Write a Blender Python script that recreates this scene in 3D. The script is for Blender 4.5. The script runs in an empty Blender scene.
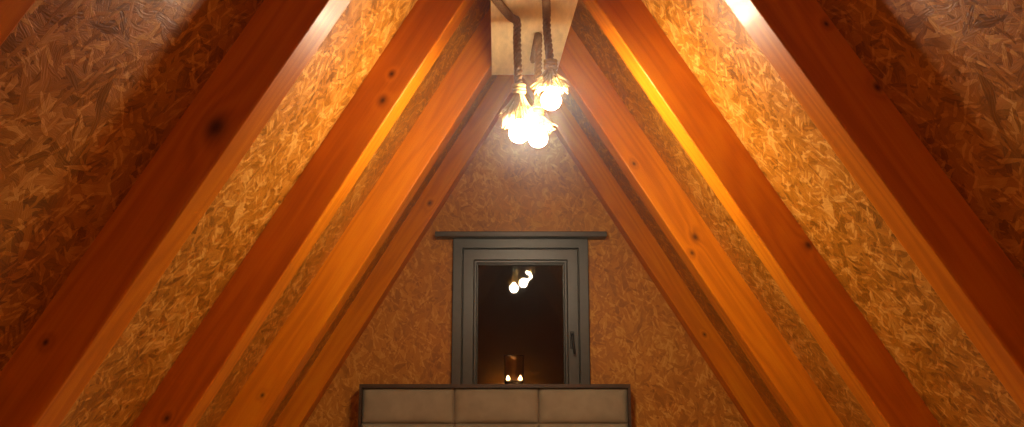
import bpy, bmesh, math, random
from mathutils import Vector, Matrix
random.seed(7)
SC = bpy.context.scene
COL = SC.collection

# ------------------------------------------------------------------ dimensions (metres)
CZ = 0.95                       # camera height
RX, RZ = 0.0743, 2.9648         # nominal ridge line of the rafters' inner planes
TL, TR = 0.603, 0.6255          # run / rise of the left and right slope
NOM = 0.225                     # lining lies this far behind the nominal inner plane
RW = 0.148                      # rafter thickness
WALL_Y, FRONT_Y = 6.0, -2.6

# ------------------------------------------------------------------ helpers
def tag(o, label=None, cat=None, group=None, kind=None):
    if label: o['label'] = label
    if cat: o['category'] = cat
    if group: o['group'] = group
    if kind: o['kind'] = kind
    return o

def empty(name, loc, label=None, cat=None, group=None, kind=None):
    o = bpy.data.objects.new(name, None)
    o.empty_display_size = 0.05
    o.location = loc
    COL.objects.link(o)
    return tag(o, label, cat, group, kind)

def build(name, bm, mat, parent=None, smooth=False, matrix=None):
    """link a bmesh given in WORLD coordinates as one mesh object"""
    bmesh.ops.recalc_face_normals(bm, faces=bm.faces)
    me = bpy.data.meshes.new(name)
    base = matrix.copy() if matrix is not None else Matrix.Identity(4)
    bm.transform(base.inverted())
    bm.to_mesh(me); bm.free()
    for m in (mat if isinstance(mat, (list, tuple)) else [mat]):
        me.materials.append(m)
    if smooth:
        for p in me.polygons: p.use_smooth = True
    o = bpy.data.objects.new(name, me)
    COL.objects.link(o)
    o.matrix_world = base
    if parent is not None:
        o.parent = parent
        o.matrix_parent_inverse = Matrix.Translation(-Vector(parent.location))
        if parent.parent is not None:
            o.matrix_parent_inverse = world_of(parent).inverted()
    return o

def world_of(o):
    if o.parent is None:
        return Matrix.LocRotScale(o.location, o.rotation_euler, o.scale)
    return world_of(o.parent) @ o.matrix_parent_inverse @ Matrix.LocRotScale(o.location, o.rotation_euler, o.scale)

def bevel(bm, w, seg=2, geom=None):
    bmesh.ops.bevel(bm, geom=geom or list(bm.edges), offset=w, segments=seg, profile=0.5, affect='EDGES', clamp_overlap=True)

def box(bm, x0, x1, y0, y1, z0, z1):
    r = bmesh.ops.create_cube(bm, size=1.0)
    c = Vector(((x0+x1)/2, (y0+y1)/2, (z0+z1)/2))
    for v in r['verts']:
        v.co = Vector((v.co.x*(x1-x0), v.co.y*(y1-y0), v.co.z*(z1-z0))) + c
    return r['verts']

def bbox_mesh(x0, x1, y0, y1, z0, z1, bw=0.0, seg=2):
    bm = bmesh.new(); box(bm, x0, x1, y0, y1, z0, z1)
    if bw: bevel(bm, bw, seg)
    return bm

def prism(pts, d0, d1, axis='y'):
    """extrude a polygon of (x,z) pairs along y"""
    bm = bmesh.new()
    a = [bm.verts.new((x, d0, z)) for x, z in pts]
    b = [bm.verts.new((x, d1, z)) for x, z in pts]
    bm.faces.new(a); bm.faces.new(b[::-1])
    n = len(pts)
    for i in range(n):
        bm.faces.new((a[i], b[i], b[(i+1) % n], a[(i+1) % n]))
    return bm

def ring(x0, x1, z0, z1, w, y0, y1, bw=0.004, bm=None, slope=0.0):
    """rectangular frame of member width w; slope pushes the inner front edge back"""
    own = bm is None
    if own: bm = bmesh.new()
    def rect(ins, y): return [bm.verts.new((x0+ins, y, z0+ins)), bm.verts.new((x1-ins, y, z0+ins)), bm.verts.new((x1-ins, y, z1-ins)), bm.verts.new((x0+ins, y, z1-ins))]
    fo, fi, bi, bo = rect(0, y0), rect(w, y0+slope), rect(w, y1), rect(0, y1)
    before = set(bm.edges)
    for A, B in ((fo, fi), (fi, bi), (bi, bo), (bo, fo)):
        for i in range(4):
            bm.faces.new((A[i], A[(i+1) % 4], B[(i+1) % 4], B[i]))
    if bw and own: bevel(bm, bw, 2)
    return bm

def lathe(bm, prof, c, n=32, cap=False):
    """profile of (r,z) around a vertical axis through c"""
    rings = []
    for r, z in prof:
        if r < 1e-6:
            rings.append([bm.verts.new((c[0], c[1], c[2]+z))])
        else:
            rings.append([bm.verts.new((c[0]+r*math.cos(2*math.pi*i/n), c[1]+r*math.sin(2*math.pi*i/n), c[2]+z)) for i in range(n)])
    for A, B in zip(rings, rings[1:]):
        for i in range(n):
            j = (i+1) % n
            if len(A) == 1 and len(B) == 1: continue
            if len(A) == 1: bm.faces.new((A[0], B[i], B[j]))
            elif len(B) == 1: bm.faces.new((A[i], A[j], B[0]))
            else: bm.faces.new((A[i], A[j], B[j], B[i]))

def tube(bm, pts, rad, n=8, cap=True):
    """tube along points; rad a number or one per point"""
    pts = [Vector(p) for p in pts]
    rs = rad if isinstance(rad, (list, tuple)) else [rad]*len(pts)
    prev, rings = None, []
    for i, p in enumerate(pts):
        t = (pts[min(i+1, len(pts)-1)] - pts[max(i-1, 0)]).normalized()
        if prev is None:
            u = t.orthogonal().normalized()
        else:
            u = (prev - t*prev.dot(t)).normalized()
        prev = u; v = t.cross(u)
        rings.append([bm.verts.new(p + (u*math.cos(2*math.pi*k/n) + v*math.sin(2*math.pi*k/n))*rs[i]) for k in range(n)])
    for A, B in zip(rings, rings[1:]):
        for k in range(n):
            bm.faces.new((A[k], A[(k+1) % n], B[(k+1) % n], B[k]))
    if cap:
        bm.faces.new(rings[0][::-1]); bm.faces.new(rings[-1])

def smooth_path(pts, step=0.008):
    """Catmull-Rom through the points, resampled"""
    P = [Vector(p) for p in pts]
    P = [2*P[0]-P[1]] + P + [2*P[-1]-P[-2]]
    out = []
    for i in range(1, len(P)-2):
        n = max(2, int((P[i+1]-P[i]).length/step))
        for k in range(n):
            t = k/n
            a, b, c, d = P[i-1], P[i], P[i+1], P[i+2]
            out.append(0.5*((2*b) + (c-a)*t + (2*a-5*b+4*c-d)*t*t + (3*b-a-3*c+d)*t**3))
    out.append(P[-2])
    return out

def twisted_rope(bm, pts, R=0.017, strands=3, pitch=0.075):
    path = smooth_path(pts)
    prev, s, frames = None, 0.0, []
    for i, p in enumerate(path):
        t = (path[min(i+1, len(path)-1)] - path[max(i-1, 0)]).normalized()
        u = t.orthogonal().normalized() if prev is None else (prev - t*prev.dot(t)).normalized()
        prev = u
        if i: s += (p-path[i-1]).length
        frames.append((p, u, t.cross(u), s))
    for k in range(strands):
        a0 = 2*math.pi*k/strands
        tube(bm, [p + (u*math.cos(a0+s*2*math.pi/pitch) + v*math.sin(a0+s*2*math.pi/pitch))*R*0.5 for p, u, v, s in frames], R*0.56, 7)

# ------------------------------------------------------------------ materials
class NT:
    def __init__(self, name):
        self.m = bpy.data.materials.new(name); self.m.use_nodes = True
        self.t = self.m.node_tree; self.t.nodes.clear()
        self.out = self.t.nodes.new('ShaderNodeOutputMaterial')
    def n(self, kind, props=None, **ins):
        nd = self.t.nodes.new('ShaderNode'+kind)
        for k, v in (props or {}).items(): setattr(nd, k, v)
        for k, v in ins.items():
            key = int(k[1:]) if k[0] == '_' and k[1:].isdigit() else k.replace('_', ' ')
            self.set(nd, key, v)
        return nd
    def set(self, nd, key, v):
        s = nd.inputs[key]
        if hasattr(v, 'outputs'): v = v.outputs[0]
        if isinstance(v, bpy.types.NodeSocket): self.t.links.new(v, s)
        else: s.default_value = v
    def math(self, op, a, b=0.0, c=None):
        nd = self.n('Math', {'operation': op}, _0=a, _1=b)
        if c is not None: self.set(nd, 2, c)
        return nd.outputs[0]
    def vmath(self, op, a, b):
        return self.n('VectorMath', {'operation': op}, _0=a, _1=b).outputs[0]
    def mixf(self, f, a, b):
        nd = self.n('Mix', {'data_type': 'FLOAT'}); self.set(nd, 0, f); self.set(nd, 2, a); self.set(nd, 3, b)
        return nd.outputs[0]
    def mixc(self, f, a, b, blend='MIX'):
        nd = self.n('Mix', {'data_type': 'RGBA', 'blend_type': blend}); self.set(nd, 0, f); self.set(nd, 6, a); self.set(nd, 7, b)
        return nd.outputs[2]
    def ramp(self, f, stops, interp='LINEAR'):
        nd = self.n('ValToRGB'); self.set(nd, 0, f)
        cr = nd.color_ramp; cr.interpolation = interp
        while len(cr.elements) > 1: cr.elements.remove(cr.elements[-1])
        cr.elements[0].position = stops[0][0]; cr.elements[0].color = (*stops[0][1], 1)
        for p, c in stops[1:]:
            e = cr.elements.new(p); e.color = (*c, 1)
        return nd.outputs[0]
    def principled(self, **ins):
        p = self.n('BsdfPrincipled', None, **ins)
        self.t.links.new(p.outputs[0], self.out.inputs[0])
        return p
    def obj(self): return self.n('TexCoord').outputs['Object']

def c4(c): return (*c, 1.0)

def osb_material(name, stops, chip=(0.060, 0.017), rough=0.42, bump=0.4, tint=0.25):
    N = NT(name); P = N.obj()
    warp = N.n('TexNoise', {'noise_dimensions': '2D'}, Vector=P, Scale=9.0, Detail=1.0)
    wv = N.vmath('SCALE', N.vmath('SUBTRACT', warp.outputs['Color'], (0.5, 0.5, 0.5)), (0, 0, 0))
    wv.node.inputs['Scale'].default_value = 0.03
    P2 = N.vmath('ADD', P, wv)
    tone = height = grain = None
    for i, ang in enumerate((12, 58, 101, 147, 80)):
        r = N.n('VectorRotate', {'rotation_type': 'Z_AXIS'}, Vector=P2, Angle=math.radians(ang))
        sc = N.vmath('MULTIPLY', r.outputs[0], (1/(chip[0]*(1+0.2*i)), 1/(chip[1]*(1+0.13*i)), 0.0))
        sc = N.vmath('ADD', sc, (17.3*i, 5.1*i, 0))
        v = N.n('TexVoronoi', {'voronoi_dimensions': '2D', 'feature': 'F1'}, Vector=sc, Scale=1.0, Randomness=1.0)
        sep = N.n('SeparateColor', None, Color=v.outputs['Color'])
        gr = N.n('TexNoise', {'noise_dimensions': '2D'}, Vector=N.vmath('MULTIPLY', r.outputs[0], (22, 260, 0)), Scale=1.0, Detail=2.0).outputs[0]
        h, c = sep.outputs[0], sep.outputs[1]
        # chips thin out toward their rim
        h = N.math('SUBTRACT', h, N.math('MULTIPLY', v.outputs['Distance'], 0.35))
        if tone is None: tone, height, grain = c, h, gr
        else:
            g = N.math('GREATER_THAN', h, height)
            tone = N.mixf(g, tone, c); grain = N.mixf(g, grain, gr); height = N.math('MAXIMUM', h, height)
    big = N.n('TexNoise', {'noise_dimensions': '2D'}, Vector=P, Scale=3.5, Detail=3.0).outputs[0]
    mid = N.n('TexNoise', {'noise_dimensions': '2D'}, Vector=P2, Scale=22.0, Detail=2.0).outputs[0]
    f = N.math('ADD', N.math('MULTIPLY', tone, 0.55), N.math('MULTIPLY', grain, 0.30))
    f = N.math('ADD', f, N.math('MULTIPLY', mid, 0.18))
    f = N.math('ADD', f, N.math('MULTIPLY', N.math('SUBTRACT', big, 0.5), tint*1.4))
    # slender pale strands lying on top
    for ang, off in ((33, 3.1), (118, 8.7), (75, 14.2)):
        r = N.n('VectorRotate', {'rotation_type': 'Z_AXIS'}, Vector=P2, Angle=math.radians(ang))
        sc = N.vmath('ADD', N.vmath('MULTIPLY', r.outputs[0], (0.75/chip[0], 1.35/chip[1], 0.0)), (off, off*2, 0))
        v = N.n('TexVoronoi', {'voronoi_dimensions': '2D', 'feature': 'F1'}, Vector=sc, Scale=1.0, Randomness=1.0)
        sep = N.n('SeparateColor', None, Color=v.outputs['Color'])
        on = N.math('MULTIPLY', N.math('GREATER_THAN', sep.outputs[2], 0.86), N.math('LESS_THAN', v.outputs['Distance'], 0.42))
        f = N.math('ADD', f, N.math('MULTIPLY', on, 0.24)); height = N.math('ADD', height, N.math('MULTIPLY', on, 0.3))
    col = N.ramp(f, stops)
    hh = N.math('ADD', N.math('ADD', N.math('MULTIPLY', tone, 0.5), N.math('MULTIPLY', grain, 0.5)), N.math('MULTIPLY', height, 0.5))
    b = N.n('Bump', None, Height=hh, Strength=bump, Distance=0.004)
    ro = N.math('ADD', N.math('MULTIPLY', tone, 0.16), rough-0.07)
    N.principled(Base_Color=col, Roughness=ro, Normal=b.outputs[0], Specular_IOR_Level=0.3, Coat_Weight=0.05, Coat_Roughness=0.2)
    return N.m

def timber_material(name, knots, seed, hue=0.0):
    """planed, varnished pine: local X along the length; knots = (x, y, z, radius) in local metres"""
    N = NT(name); P = N.obj()
    Po = N.vmath('ADD', P, (seed*3.7, seed*1.3, seed*0.9))
    field = None; dark = None
    disp = None
    for kx, ky, kz, kr in knots:
        d = N.vmath('SUBTRACT', P, (kx, ky, kz))
        d = N.vmath('MULTIPLY', d, (0.72, 1.0, 1.0))
        ln = N.n('VectorMath', {'operation': 'LENGTH'}, _0=d).outputs['Value']
        q = N.math('DIVIDE', ln, kr)
        fall = N.math('POWER', 2.718, N.math('MULTIPLY', N.math('MULTIPLY', q, q), -0.35))
        core = N.math('POWER', 2.718, N.math('MULTIPLY', N.math('MULTIPLY', q, q), -1.6))
        disp = fall if disp is None else N.math('ADD', disp, fall)
        dark = core if dark is None else N.math('MAXIMUM', dark, core)
    if disp is None: disp = N.n('Value').outputs[0]; disp.default_value = 0; dark = disp
    sv = N.vmath('MULTIPLY', Po, (0.55, 6.0, 6.0))
    low = N.n('TexNoise', None, Vector=sv, Scale=1.0, Detail=2.0).outputs[0]
    rings = N.math('ADD', N.math('MULTIPLY', low, 9.0), N.math('MULTIPLY', disp, 1.2))
    wave = N.math('ADD', N.math('MULTIPLY', N.math('SINE', N.math('MULTIPLY', rings, 6.283)), 0.5), 0.5)
    fine = N.n('TexNoise', None, Vector=N.vmath('MULTIPLY', Po, (4.0, 120.0, 120.0)), Scale=1.0, Detail=3.0).outputs[0]
    wide = N.n('TexNoise', None, Vector=N.vmath('MULTIPLY', Po, (0.8, 14.0, 14.0)), Scale=1.0, Detail=2.0).outputs[0]
    f = N.math('ADD', N.math('ADD', N.math('MULTIPLY', wave, 0.22), N.math('MULTIPLY', fine, 0.33)), N.math('MULTIPLY', wide, 0.45))
    col = N.ramp(f, [(0.22, (0.44+hue, 0.120, 0.003)), (0.5, (0.58+hue, 0.168, 0.003)), (0.78, (0.66, 0.230, 0.005))])
    col = N.mixc(N.math('MULTIPLY', N.math('MINIMUM', dark, 1.0), 0.9), col, c4((0.045, 0.014, 0.006)))
    b = N.n('Bump', None, Height=f, Strength=0.12, Distance=0.003)
    N.principled(Base_Color=col, Roughness=0.42, Specular_IOR_Level=0.12, Normal=b.outputs[0], Coat_Weight=0.05, Coat_Roughness=0.15)
    return N.m

def plain(name, col, rough=0.5, nscale=40.0, namt=0.15, bump=0.05, metallic=0.0, stretch=(1, 1, 1), coat=0.0):
    N = NT(name); P = N.vmath('MULTIPLY', N.obj(), stretch)
    n = N.n('TexNoise', None, Vector=P, Scale=nscale, Detail=4.0).outputs[0]
    c = N.ramp(n, [(0.3, tuple(x*(1-namt) for x in col)), (0.7, tuple(min(1, x*(1+namt)) for x in col))])
    b = N.n('Bump', None, Height=n, Strength=bump, Distance=0.003)
    N.principled(Base_Color=c, Roughness=rough, Metallic=metallic, Normal=b.outputs[0], Coat_Weight=coat)
    return N.m

def fabric(name, col):
    N = NT(name); P = N.obj()
    w1 = N.n('TexWave', {'wave_type': 'BANDS', 'bands_direction': 'X'}, Vector=P, Scale=160.0, Distortion=1.5)
    w2 = N.n('TexWave', {'wave_type': 'BANDS', 'bands_direction': 'Z'}, Vector=P, Scale=160.0, Distortion=1.5)
    wv = N.math('MULTIPLY', w1.outputs['Fac'], w2.outputs['Fac'])
    n = N.n('TexNoise', None, Vector=P, Scale=14.0, Detail=4.0).outputs[0]
    f = N.math('ADD', N.math('MULTIPLY', wv, 0.3), N.math('MULTIPLY', n, 0.7))
    c = N.ramp(f, [(0.25, tuple(x*0.82 for x in col)), (0.65, tuple(x*1.12 for x in col))])
    b = N.n('Bump', None, Height=f, Strength=0.15, Distance=0.003)
    N.principled(Base_Color=c, Roughness=0.75, Normal=b.outputs[0], Sheen_Weight=0.2)
    return N.m

def emissive(name, col, strength):
    N = NT(name)
    e = N.n('Emission', None, Color=c4(col), Strength=strength)
    N.t.links.new(e.outputs[0], N.out.inputs[0])
    return N.m

def glass(name, col=(1, 1, 1), rough=0.0, ior=1.5):
    N = NT(name)
    N.principled(Base_Color=c4(col), Roughness=rough, IOR=ior, Transmission_Weight=1.0)
    return N.m

SLOPE_STOPS = [(0.14, (0.16, 0.056, 0.003)), (0.42, (0.34, 0.123, 0.006)), (0.66, (0.45, 0.172, 0.012)), (0.92, (0.62, 0.31, 0.055))]
GABLE_STOPS = [(0.10, (0.25, 0.085, 0.006)), (0.40, (0.41, 0.152, 0.010)), (0.66, (0.49, 0.195, 0.016)), (0.92, (0.60, 0.30, 0.045))]
M_OSB = osb_material('varnished_strand_board', SLOPE_STOPS)
M_GABLE = osb_material('gable_strand_board', GABLE_STOPS, chip=(0.055, 0.018), rough=0.5, bump=0.3)
M_FLOOR = plain('floor_boards', (0.62, 0.50, 0.36), 0.45, 6, 0.3, 0.05, stretch=(12, 1, 1))
M_FRAME = plain('dark_grey_window_paint', (0.036, 0.043, 0.040), 0.34, 30, 0.12, 0.03)
M_HEAD = plain('dark_brown_stained_wood', (0.040, 0.028, 0.020), 0.40, 10, 0.3, 0.08, stretch=(1, 8, 8))
M_TRIM = plain('dark_walnut_trim', (0.050, 0.026, 0.012), 0.4, 12, 0.3, 0.05, stretch=(1, 8, 8))
M_FABRIC = fabric('grey_beige_upholstery', (0.31, 0.265, 0.175))
M_BLACK = plain('black_handle_metal', (0.012, 0.012, 0.012), 0.35, 60, 0.1, 0.02, metallic=0.3)
M_PLY = plain('pale_plywood', (0.74, 0.60, 0.34), 0.5, 5, 0.14, 0.04, stretch=(9, 1, 9))
M_ROPE = plain('jute_rope', (0.16, 0.080, 0.027), 0.85, 160, 0.3, 0.4)
M_FRAY = plain('frayed_jute', (0.34, 0.21, 0.05), 0.8, 120, 0.25, 0.2)
M_SOCKET = plain('brass_socket', (0.50, 0.33, 0.10), 0.35, 60, 0.1, 0.02, metallic=1.0)
M_BULB = emissive('lit_bulb_glass', (1.0, 0.78, 0.53), 225.0)
M_PANE = glass('window_glass', (0.93, 0.97, 0.95))
M_JAR = glass('clear_jar_glass', (0.97, 0.93, 0.84), 0.01)
M_WAX = plain('tea_light_wax', (0.75, 0.68, 0.55), 0.5, 30, 0.05, 0.01)
M_FLAME = emissive('tea_light_flame', (1.0, 0.55, 0.2), 14.0)

# ------------------------------------------------------------------ the sloping lining, gables, floor
def slope_sides(side):
    t = TL if side < 0 else TR
    return t, math.sqrt(1+t*t)

def slope_x(side, z, off):
    """x of the plane lying `off` metres (perpendicular) behind the nominal inner plane"""
    t, k = slope_sides(side)
    return RX + side*(off*k + t*(RZ-z))

def slope_matrix(side, y):
    """local X down the slope, local Y along the ridge, local Z normal"""
    t, k = slope_sides(side)
    ax = Vector((side*t/k, 0, -1/k)); ay = Vector((0, 1, 0)); az = ax.cross(ay)
    m = Matrix((ax, ay, az)).transposed().to_4x4()
    m.translation = Vector((RX, y, RZ))
    return m

def apex_z(side, off):
    t, k = slope_sides(side)
    return RZ + off*k/t

for side, nm in ((-1, 'wall_left'), (1, 'wall_right')):
    o0, o1 = NOM, NOM+0.03
    g = side*0.0005
    pts = [(slope_x(side, 0, o0), 0), (slope_x(side, 0, o1), 0), (RX+g, apex_z(side, o1)), (RX+g, apex_z(side, o0))]
    tag(build(nm, prism(pts, FRONT_Y, WALL_Y), M_OSB, matrix=slope_matrix(side, 0)), kind='structure')

zb = 0.0
FX0, FX1 = slope_x(-1, 0, NOM+0.03), slope_x(1, 0, NOM+0.03)
tag(build('floor', bbox_mesh(FX0-.05, FX1+.05, FRONT_Y-.1, WALL_Y+.1, -0.06, 0.0), M_FLOOR), kind='structure')

def gable(name, y0, y1, hole=None):
    """triangular end wall; hole = (x0,x1,z0,z1)"""
    def xl(z): return slope_x(-1, z, NOM+0.03)
    def xr(z): return slope_x(1, z, NOM+0.03)
    top = min(apex_z(-1, NOM+0.03), apex_z(1, NOM+0.03))
    bm = bmesh.new()
    def poly(p):
        q = prism(p, y0, y1)
        me = bpy.data.meshes.new('tmp'); q.to_mesh(me); q.free(); bm.from_mesh(me); bpy.data.meshes.remove(me)
    if hole is None:
        poly([(xl(0), 0), (xr(0), 0), (RX, top)])
    else:
        x0, x1, z0, z1 = hole
        poly([(xl(0), 0), (xr(0), 0), (xr(z0), z0), (xl(z0), z0)])
        poly([(xl(z0), z0), (x0, z0), (x0, z1), (xl(z1), z1)])
        poly([(x1, z0), (xr(z0), z0), (xr(z1), z1), (x1, z1)])
        poly([(xl(z1), z1), (xr(z1), z1), (RX, top)])
    m = Matrix(((1, 0, 0), (0, 0, -1), (0, 1, 0))).to_4x4()
    return tag(build(name, bm, M_GABLE, matrix=m), kind='structure')
gable('wall_back', WALL_Y, WALL_Y+0.12, (-0.352, 0.482, 0.975, 2.045))
gable('wall_front', FRONT_Y-0.1, FRONT_Y)

# ------------------------------------------------------------------ rafters
# (front face y, depth of the timber) nearest the camera to the gable
BAYS = [(1.335, 0.158), (2.4917, 0.158), (3.6269, 0.167), (4.7084, 0.176), (WALL_Y-RW, 0.136)]
KNOTS = {(-1, 1): [(1.52, 0.0, 0.058, 0.036), (2.24, 0.0, 0.104, 0.011)],
         (-1, 2): [(0.85, 0.0, 0.085, 0.013), (0.965, 0.0, 0.055, 0.017), (2.45, 0.0, 0.07, 0.014)],
         (-1, 3): [(2.32, 0.0, 0.07, 0.013)],
         (-1, 4): [(0.90, 0.0, 0.06, 0.018)],
         (1, 1): [(1.225, 0.0, 0.14, 0.010), (1.455, 0.0, 0.15, 0.014)],
         (1, 2): [(1.74, 0.0, 0.15, 0.018)],
         (1, 3): [(0.93, 0.0, 0.04, 0.013), (1.42, 0.0, 0.09, 0.022), (1.48, 0.0, 0.03, 0.014)],
         (1, 4): [(1.9, 0.0, 0.06, 0.012)],
         (-1, 0): [], (1, 0): []}
RLAB = {
 (-1, 0): 'left slope rafter nearest the camera, only its edge in the upper left corner',
 (-1, 1): 'left slope rafter with the large black knot, red-brown front face, second from camera',
 (-1, 2): 'left slope rafter in the middle, dark brown front face with two small knots up high',
 (-1, 3): 'left slope rafter with brightest orange face, next to the one at the gable wall',
 (-1, 4): 'left slope rafter lying against the gable wall left of the window',
 (1, 0): 'right slope rafter nearest the camera, beyond the upper right corner',
 (1, 1): 'broad red-brown right slope rafter with a dark shadow band on the board beside it',
 (1, 2): 'right slope rafter in the middle with a bright gleam on its narrow inner edge',
 (1, 3): 'right slope rafter with bright orange face and paired dark knots, second from the gable wall',
 (1, 4): 'right slope rafter lying against the gable wall right of the window',
}
for i, (y0, dep) in enumerate(BAYS):
    for side in (-1, 1):
        oi, oo = NOM-dep, NOM-0.0005
        g = side*0.0008
        pts = [(slope_x(side, 0.001, oi), 0.001), (slope_x(side, 0.001, oo), 0.001), (RX+g, apex_z(side, oo)), (RX+g, apex_z(side, oi))]
        bm = prism(pts, y0, y0+RW-0.0005)
        # ease the two long inner arrises
        es = [e for e in bm.edges if all(abs(v.co.x-slope_x(side, v.co.z, oi)) < 2e-3 for v in e.verts) and abs(e.verts[0].co.z-e.verts[1].co.z) > 1]
        bevel(bm, 0.007, 3, es)
        mt = slope_matrix(side, y0)
        loc_off = (NOM-dep)                 # perpendicular distance of the inner face behind the nominal plane
        kn = []
        for kx, ky, kz, kr in KNOTS[(side, i)]:
            t, k = slope_sides(side)
            # local z axis points down-in or up-out depending on the side
            az = mt.to_3x3() @ Vector((0, 0, 1))
            outward = Vector((side/k, 0, t/k))
            sg = 1 if az.dot(outward) > 0 else -1
            kn.append((kx, ky, sg*(loc_off+kz), kr))
        mat = timber_material('varnished_pine', kn, i*2+side*0.5+1.0)
        r = build('rafter', bm, mat, matrix=mt)
        tag(r, RLAB[(side, i)], 'rafter', 'rafters of the left slope' if side < 0 else 'rafters of the right slope')

# ------------------------------------------------------------------ window
WX0, WX1, WZ0, WZ1 = -0.372, 0.501, 0.96, 2.058
win = empty('window_1', (0.065, 5.99, WZ0), kind='structure')
bm = ring(WX0, WX1, WZ0, WZ1, 0.062, 5.952, 5.985, 0.004)
q = ring(WX0+0.024, WX1-0.024, WZ0+0.024, WZ1-0.024, 0.05, 5.985, 6.09, 0.003)
me = bpy.data.meshes.new('tmp'); q.to_mesh(me); q.free(); bm.from_mesh(me); bpy.data.meshes.remove(me)
build('window_frame', bm, M_FRAME, win)
s0 = 0.066
bm = ring(WX0+s0, WX1-s0, WZ0+s0, WZ1-s0, 0.072, 5.964, 6.06, 0.005)
q = ring(WX0+s0+0.072, WX1-s0-0.072, WZ0+s0+0.072, WZ1-s0-0.072, 0.016, 5.978, 6.05, 0.003, slope=0.0)
q2 = ring(WX0+s0+0.088, WX1-s0-0.088, WZ0+s0+0.088, WZ1-s0-0.088, 0.008, 6.004, 6.05, 0.002)
for z in (q, q2):
    me = bpy.data.meshes.new('tmp'); z.to_mesh(me); z.free(); bm.from_mesh(me); bpy.data.meshes.remove(me)
sash = build('sash', bm, M_FRAME, win)
g0 = s0+0.094
bm = bbox_mesh(WX0+g0, WX1-g0, 6.030, 6.036, WZ0+g0, WZ1-g0)
pc = Vector((0, 6.033, (WZ0+WZ1)/2))
bmesh.ops.rotate(bm, cent=pc, matrix=Matrix.Rotation(math.radians(0.40), 3, 'X'), verts=bm.verts)
build('pane', bm, M_PANE, sash)
# head board across the top
build('head_board', bbox_mesh(-0.484, 0.618, 5.885, 5.999, 2.0592, 2.094, 0.005), M_HEAD, win)
# lever handle on the right stile
hb = bbox_mesh(0.377, 0.403, 5.954, 5.9635, 1.352, 1.462, 0.004)
hnd = build('handle', hb, M_BLACK, sash)
bm = bmesh.new()
tube(bm, [(0.390, 5.955, 1.435), (0.390, 5.925, 1.435)], 0.009, 12)
tube(bm, smooth_path([(0.390, 5.925, 1.440), (0.391, 5.918, 1.420), (0.396, 5.917, 1.37), (0.404, 5.919, 1.318)], 0.01), 0.0085, 10)
build('lever', bm, M_BLACK, hnd, smooth=True)

# ------------------------------------------------------------------ headboard
HX0, HX1, HZ1 = -0.924, 0.734, 1.128
HY0, HY1 = 5.812, 5.945
hd = empty('headboard', ((HX0+HX1)/2, 5.89, 0), 'low upholstered headboard in grey-beige panels with dark trim under the window', 'headboard')
bm = bmesh.new()
box(bm, HX0, HX1, HY1-0.03, HY1, 0.0, HZ1-0.001)
build('back_panel', bm, M_TRIM, hd)
bm = bmesh.new()
box(bm, HX0, HX0+0.016, HY0, HY1-0.0305, 0.0, HZ1)
box(bm, HX1-0.016, HX1, HY0, HY1-0.0305, 0.0, HZ1)
box(bm, HX0+0.016, HX1-0.016, HY0, HY1-0.0305, HZ1-0.022, HZ1)
build('trim_frame', bm, M_TRIM, hd)
cols = [(HX0+0.017, -0.345), (-0.343, 0.172), (0.174, HX1-0.017)]
rowh = 0.214
for r in range(5):
    z1 = HZ1-0.0225-r*rowh; z0 = z1-rowh+0.002
    if z0 < 0.02: break
    for a, b in cols:
        bm = bmesh.new()
        nx, nz = 26, 14
        grid = []
        for j in range(nz+1):
            row = []
            for i in range(nx+1):
                u, v = i/nx, j/nz
                # soft pillow: steep roll at the rim, flat middle
                bul = (1-abs(2*u-1)**4.5)*(1-abs(2*v-1)**3)
                bul = max(0.0, bul)**0.5
                wr = 0.0015*math.sin(7*u+3*v+r*2+a*9)*bul
                row.append(bm.verts.new((a+(b-a)*u, HY0+0.036-0.036*bul-wr, z0+(z1-z0)*v)))
            grid.append(row)
        for j in range(nz):
            for i in range(nx):
                bm.faces.new((grid[j][i], grid[j][i+1], grid[j+1][i+1], grid[j+1][i]))
        rim = grid[0] + [grid[j][nx] for j in range(1, nz+1)] + [grid[nz][i] for i in range(nx-1, -1, -1)] + [grid[j][0] for j in range(nz-1, 0, -1)]
        back = [bm.verts.new((v.co.x, HY1-0.031, v.co.z)) for v in rim]
        n = len(rim)
        for k in range(n):
            bm.faces.new((rim[k], back[k], back[(k+1) % n], rim[(k+1) % n]))
        bm.faces.new(back)
        build('padded_panel', bm, M_FABRIC, hd, smooth=True)

# ------------------------------------------------------------------ glass jar with two little lights
JX, JY, JZ = 0.022, 5.8795, HZ1+0.0005
bm = bmesh.new()
prof_o = [(0.0, 0.0), (0.054, 0.0), (0.0585, 0.004), (0.060, 0.03), (0.060, 0.10), (0.061, 0.15), (0.064, 0.170), (0.0645, 0.175)]
prof_i = [(0.0625, 0.177), (0.0610, 0.170), (0.0580, 0.15), (0.0570, 0.10), (0.0570, 0.03), (0.0555, 0.009), (0.0, 0.008)]
lathe(bm, prof_o+prof_i, (JX, JY, JZ), 40)
tag(build('glass_jar', bm, M_JAR, smooth=True), 'clear glass jar standing on the headboard in front of the window', 'jar')
for dx, dy, lab in ((-0.037, -0.008, 'tiny lit tea light on the left inside the glass jar'), (0.039, -0.004, 'tiny lit tea light on the right inside the glass jar')):
    x, y, z = JX+dx, JY+dy, JZ+0.0092
    t = empty('tea_light', (x, y, z), lab, 'candle', 'tea lights in the glass jar')
    bm = bmesh.new(); lathe(bm, [(0, 0), (0.0125, 0), (0.013, 0.002), (0.013, 0.012), (0.0115, 0.011), (0.0, 0.0105)], (x, y, z), 20)
    build('wax_cup', bm, M_WAX, t, smooth=False)
    bm = bmesh.new(); lathe(bm, [(0, 0.0107), (0.007, 0.014), (0.0112, 0.021), (0.0105, 0.029), (0.006, 0.037), (0.0, 0.047)], (x, y, z), 14)
    build('flame', bm, M_FLAME, t, smooth=True)

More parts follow.
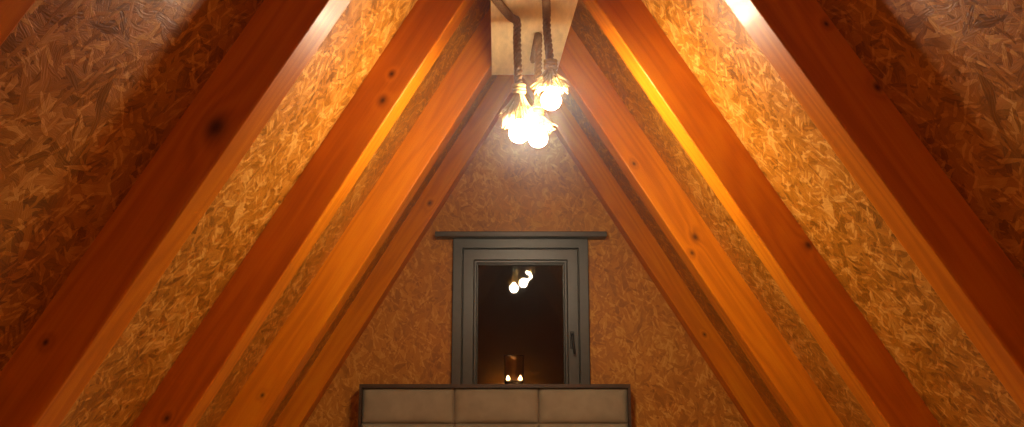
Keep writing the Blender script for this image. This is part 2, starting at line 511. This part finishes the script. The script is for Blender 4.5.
# ------------------------------------------------------------------ plywood board under the ridge
def board_z(y): return 2.709 + 0.1387*(y-4.70)      # underside
BY0, BY1 = 3.12, 4.7068
def board_x(y): return (-0.100-0.0167*(y-4.70), 0.242-0.0167*(y-4.70))
bd = empty('ceiling_board', (0.08, 4.2, board_z(4.2)), 'pale plywood board fixed under the ridge, above the rope lamps', 'board')
bm = bmesh.new()
vs = []
for dz in (0, 0.022):
    for y in (BY0, BY1):
        a, b = board_x(y)
        vs.append([bm.verts.new((a, y, board_z(y)+dz)), bm.verts.new((b, y, board_z(y)+dz))])
(a0, b0), (a1, b1), (c0, d0), (c1, d1) = vs
for f in ((a0, b0, b1, a1), (c0, c1, d1, d0), (a0, c0, d0, b0), (a1, b1, d1, c1), (a0, a1, c1, c0), (b0, d0, d1, b1)):
    bm.faces.new(f)
bevel(bm, 0.002, 1)
m = Matrix.Translation((0.08, 4.2, board_z(4.2)))
build('panel', bm, M_PLY, bd)
yb = BAYS[2][0]
zt = 2.80
bm = prism([(slope_x(-1, zt, NOM-0.167)+0.002, zt), (slope_x(1, zt, NOM-0.167)-0.002, zt), (slope_x(1, 2.93, NOM-0.167)-0.002, 2.93), (slope_x(-1, 2.93, NOM-0.167)+0.002, 2.93)], yb+0.02, yb+0.12)
box(bm, 0.04, 0.11, yb+0.03, yb+0.11, board_z(yb+0.11)+0.018, zt+0.001)
build('hanger_block', bm, M_PLY, bd)

# ------------------------------------------------------------------ rope pendant lamps
def pendant(label, bulb, top, run, fray_h, seed):
    """bulb = centre of the globe; top = where the rope leaves the board; run = further points along the board"""
    rnd = random.Random(seed)
    bx_, by_, bz_ = bulb
    R = 0.039
    root = empty('rope_pendant_lamp', top, label, 'pendant lamp', 'rope pendant lamps')
    cap = bz_+R+0.05                       # top of the socket
    path = list(run) + [top, ((top[0]*0.9+bx_*0.1), (top[1]*0.9+by_*0.1), top[2]-0.07), ((top[0]+bx_)/2, (top[1]+by_)/2, (top[2]+cap)/2), (bx_, by_, cap+0.05), (bx_, by_, cap-0.005)]
    bm = bmesh.new(); twisted_rope(bm, path)
    build('rope', bm, M_ROPE, root, smooth=True)
    # bulb: globe drawn up into a neck
    prof = [(0.0, -R)]
    for k in range(1, 15):
        a = -math.pi/2 + k*math.pi*0.83/14
        prof.append((R*math.cos(a), R*math.sin(a)))
    prof += [(0.018, R*0.98+0.004), (0.0135, R+0.012), (0.0, R+0.012)]
    bm = bmesh.new(); lathe(bm, prof, bulb, 28)
    bulb_o = build('bulb', bm, M_BULB, root, smooth=True)
    bm = bmesh.new(); lathe(bm, [(0, R+0.0125), (0.016, R+0.0125), (0.018, R+0.016), (0.018, R+0.046), (0.012, R+0.05), (0, R+0.05)], bulb, 20)
    build('socket', bm, M_SOCKET, root, smooth=True)
    # frayed rope end: fibres spraying out from the knot around the socket
    bm = bmesh.new()
    ztop = bz_+fray_h
    for s in range(150):
        a = rnd.uniform(0, 2*math.pi); ln = rnd.uniform(0.65, 1.1)
        out = rnd.uniform(0.036, 0.068)*ln; drop = (fray_h-0.015)*rnd.uniform(0.55, 0.98)
        wob = rnd.uniform(-0.35, 0.35)
        pts = []
        for k in range(8):
            u = k/7
            rr = 0.012 + out*u**1.25*(1.0 if u < 0.8 else 1.0+0.25*(u-0.8))
            aa = a + wob*u
            z = ztop - drop*(u**1.15)
            # curl the tips up a little
            z += 0.022*max(0, u-0.65)*rnd.uniform(0.2, 1.6)
            # keep clear of the globe
            if z < bz_+R+0.012:
                rr = max(rr, math.sqrt(max(0.0, (R+0.008)**2-(z-bz_)**2)))
            pts.append((bx_+rr*math.cos(aa), by_+rr*math.sin(aa), z))
        tube(bm, pts, [0.0042, 0.0046, 0.0046, 0.0043, 0.004, 0.0036, 0.003, 0.0016], 5)
    # knot collar
    for k in range(3):
        z = ztop+0.004+k*0.014
        tube(bm, [(bx_+0.021*math.cos(t*math.pi/10), by_+0.021*math.sin(t*math.pi/10), z+0.004*math.sin(t*math.pi/10)) for t in range(21)], 0.0075, 7)
    build('frayed_rope_end', bm, M_FRAY, root, smooth=True)
    # warm lamp inside the globe's own surface: the globe itself emits
    return root

def on_board(x, y): return (x, y, board_z(y)-0.019)
pendant('lower left rope pendant lamp with frayed jute collar, its rope slanting along the board',
        (0.0334, 3.55, 2.0355), on_board(0.026, 3.63), [on_board(-0.085, 3.14), on_board(-0.070, 3.26), on_board(-0.004, 3.55)], 0.165, 1)
pendant('lowest rope pendant lamp, its bulb beside the lower left one and rope hidden behind',
        (0.1134, 3.72, 2.066), on_board(0.122, 3.86), [on_board(0.110, 4.3), on_board(0.115, 4.08)], 0.10, 2)
pendant('highest rope pendant lamp on the right, hanging from a straight dark rope',
        (0.1586, 3.50, 2.1547), on_board(0.146, 3.55), [on_board(0.128, 3.14), on_board(0.132, 3.26), on_board(0.143, 3.47)], 0.13, 3)

# ------------------------------------------------------------------ unseen fill lamp, added on the gable behind the viewpoint to light rafter fronts
LX, LY, LZ = -0.01, FRONT_Y+0.12, 1.08
fl = empty('fill_lamp', (LX, FRONT_Y, LZ), 'small unseen globe fill lamp added on the gable behind the viewpoint, facing the window', 'fill lamp')
bm = bmesh.new(); lathe(bm, [(0, 0.0005), (0.05, 0.0005), (0.052, 0.008), (0.045, 0.016), (0.0, 0.018)], (0, 0, 0), 32)
bm.transform(Matrix.Translation((LX, FRONT_Y, LZ-0.06)) @ Matrix.Rotation(-math.pi/2, 4, 'X'))
build('wall_plate', bm, M_BLACK, fl, smooth=True)
bm = bmesh.new(); tube(bm, smooth_path([(LX, FRONT_Y+0.015, LZ-0.06), (LX, FRONT_Y+0.07, LZ-0.09), (LX, LY, LZ-0.075), (LX, LY, LZ-0.058)], 0.01), 0.008, 12)
build('arm', bm, M_BLACK, fl, smooth=True)
bm = bmesh.new(); lathe(bm, [(0.06*math.sin(a), -0.06*math.cos(a)) for a in [math.pi*k/18 for k in range(19)]], (LX, LY, LZ), 28)
build('globe', bm, emissive('fill_lamp_globe', (1.0, 0.58, 0.25), 165.0), fl, smooth=True)

# ------------------------------------------------------------------ night outside, camera
w = bpy.data.worlds.new('night'); SC.world = w; w.use_nodes = True
w.node_tree.nodes['Background'].inputs[0].default_value = (0.30, 0.40, 0.34, 1)
w.node_tree.nodes['Background'].inputs[1].default_value = 0.02

wt = w.node_tree; vsn = wt.nodes.new('ShaderNodeVolumeScatter'); vsn.inputs['Density'].default_value = 0.005; vsn.inputs['Anisotropy'].default_value = 0.94; vsn.inputs['Color'].default_value = (0.82, 0.92, 1.0, 1)
wt.links.new(vsn.outputs[0], [n for n in wt.nodes if n.type == 'OUTPUT_WORLD'][0].inputs['Volume'])

cd = bpy.data.cameras.new('camera'); cam = bpy.data.objects.new('camera', cd); COL.objects.link(cam)
cd.sensor_width = 36.0; cd.lens = 935.6/1024*36.0
cd.clip_start = 0.02
cam.location = (0, 0, CZ)
cam.rotation_euler = (math.pi/2+0.2109, 0, -0.0016)
SC.camera = cam

vs_ = SC.view_settings
vs_.view_transform = 'Standard'; vs_.look = 'None'; vs_.gamma = 1.0; vs_.use_curve_mapping = False
vs_.exposure = 0.92
SC.cycles.max_bounces = 10
SC.cycles.diffuse_bounces = 6
SC.cycles.glossy_bounces = 5
SC.cycles.sample_clamp_indirect = 6.0
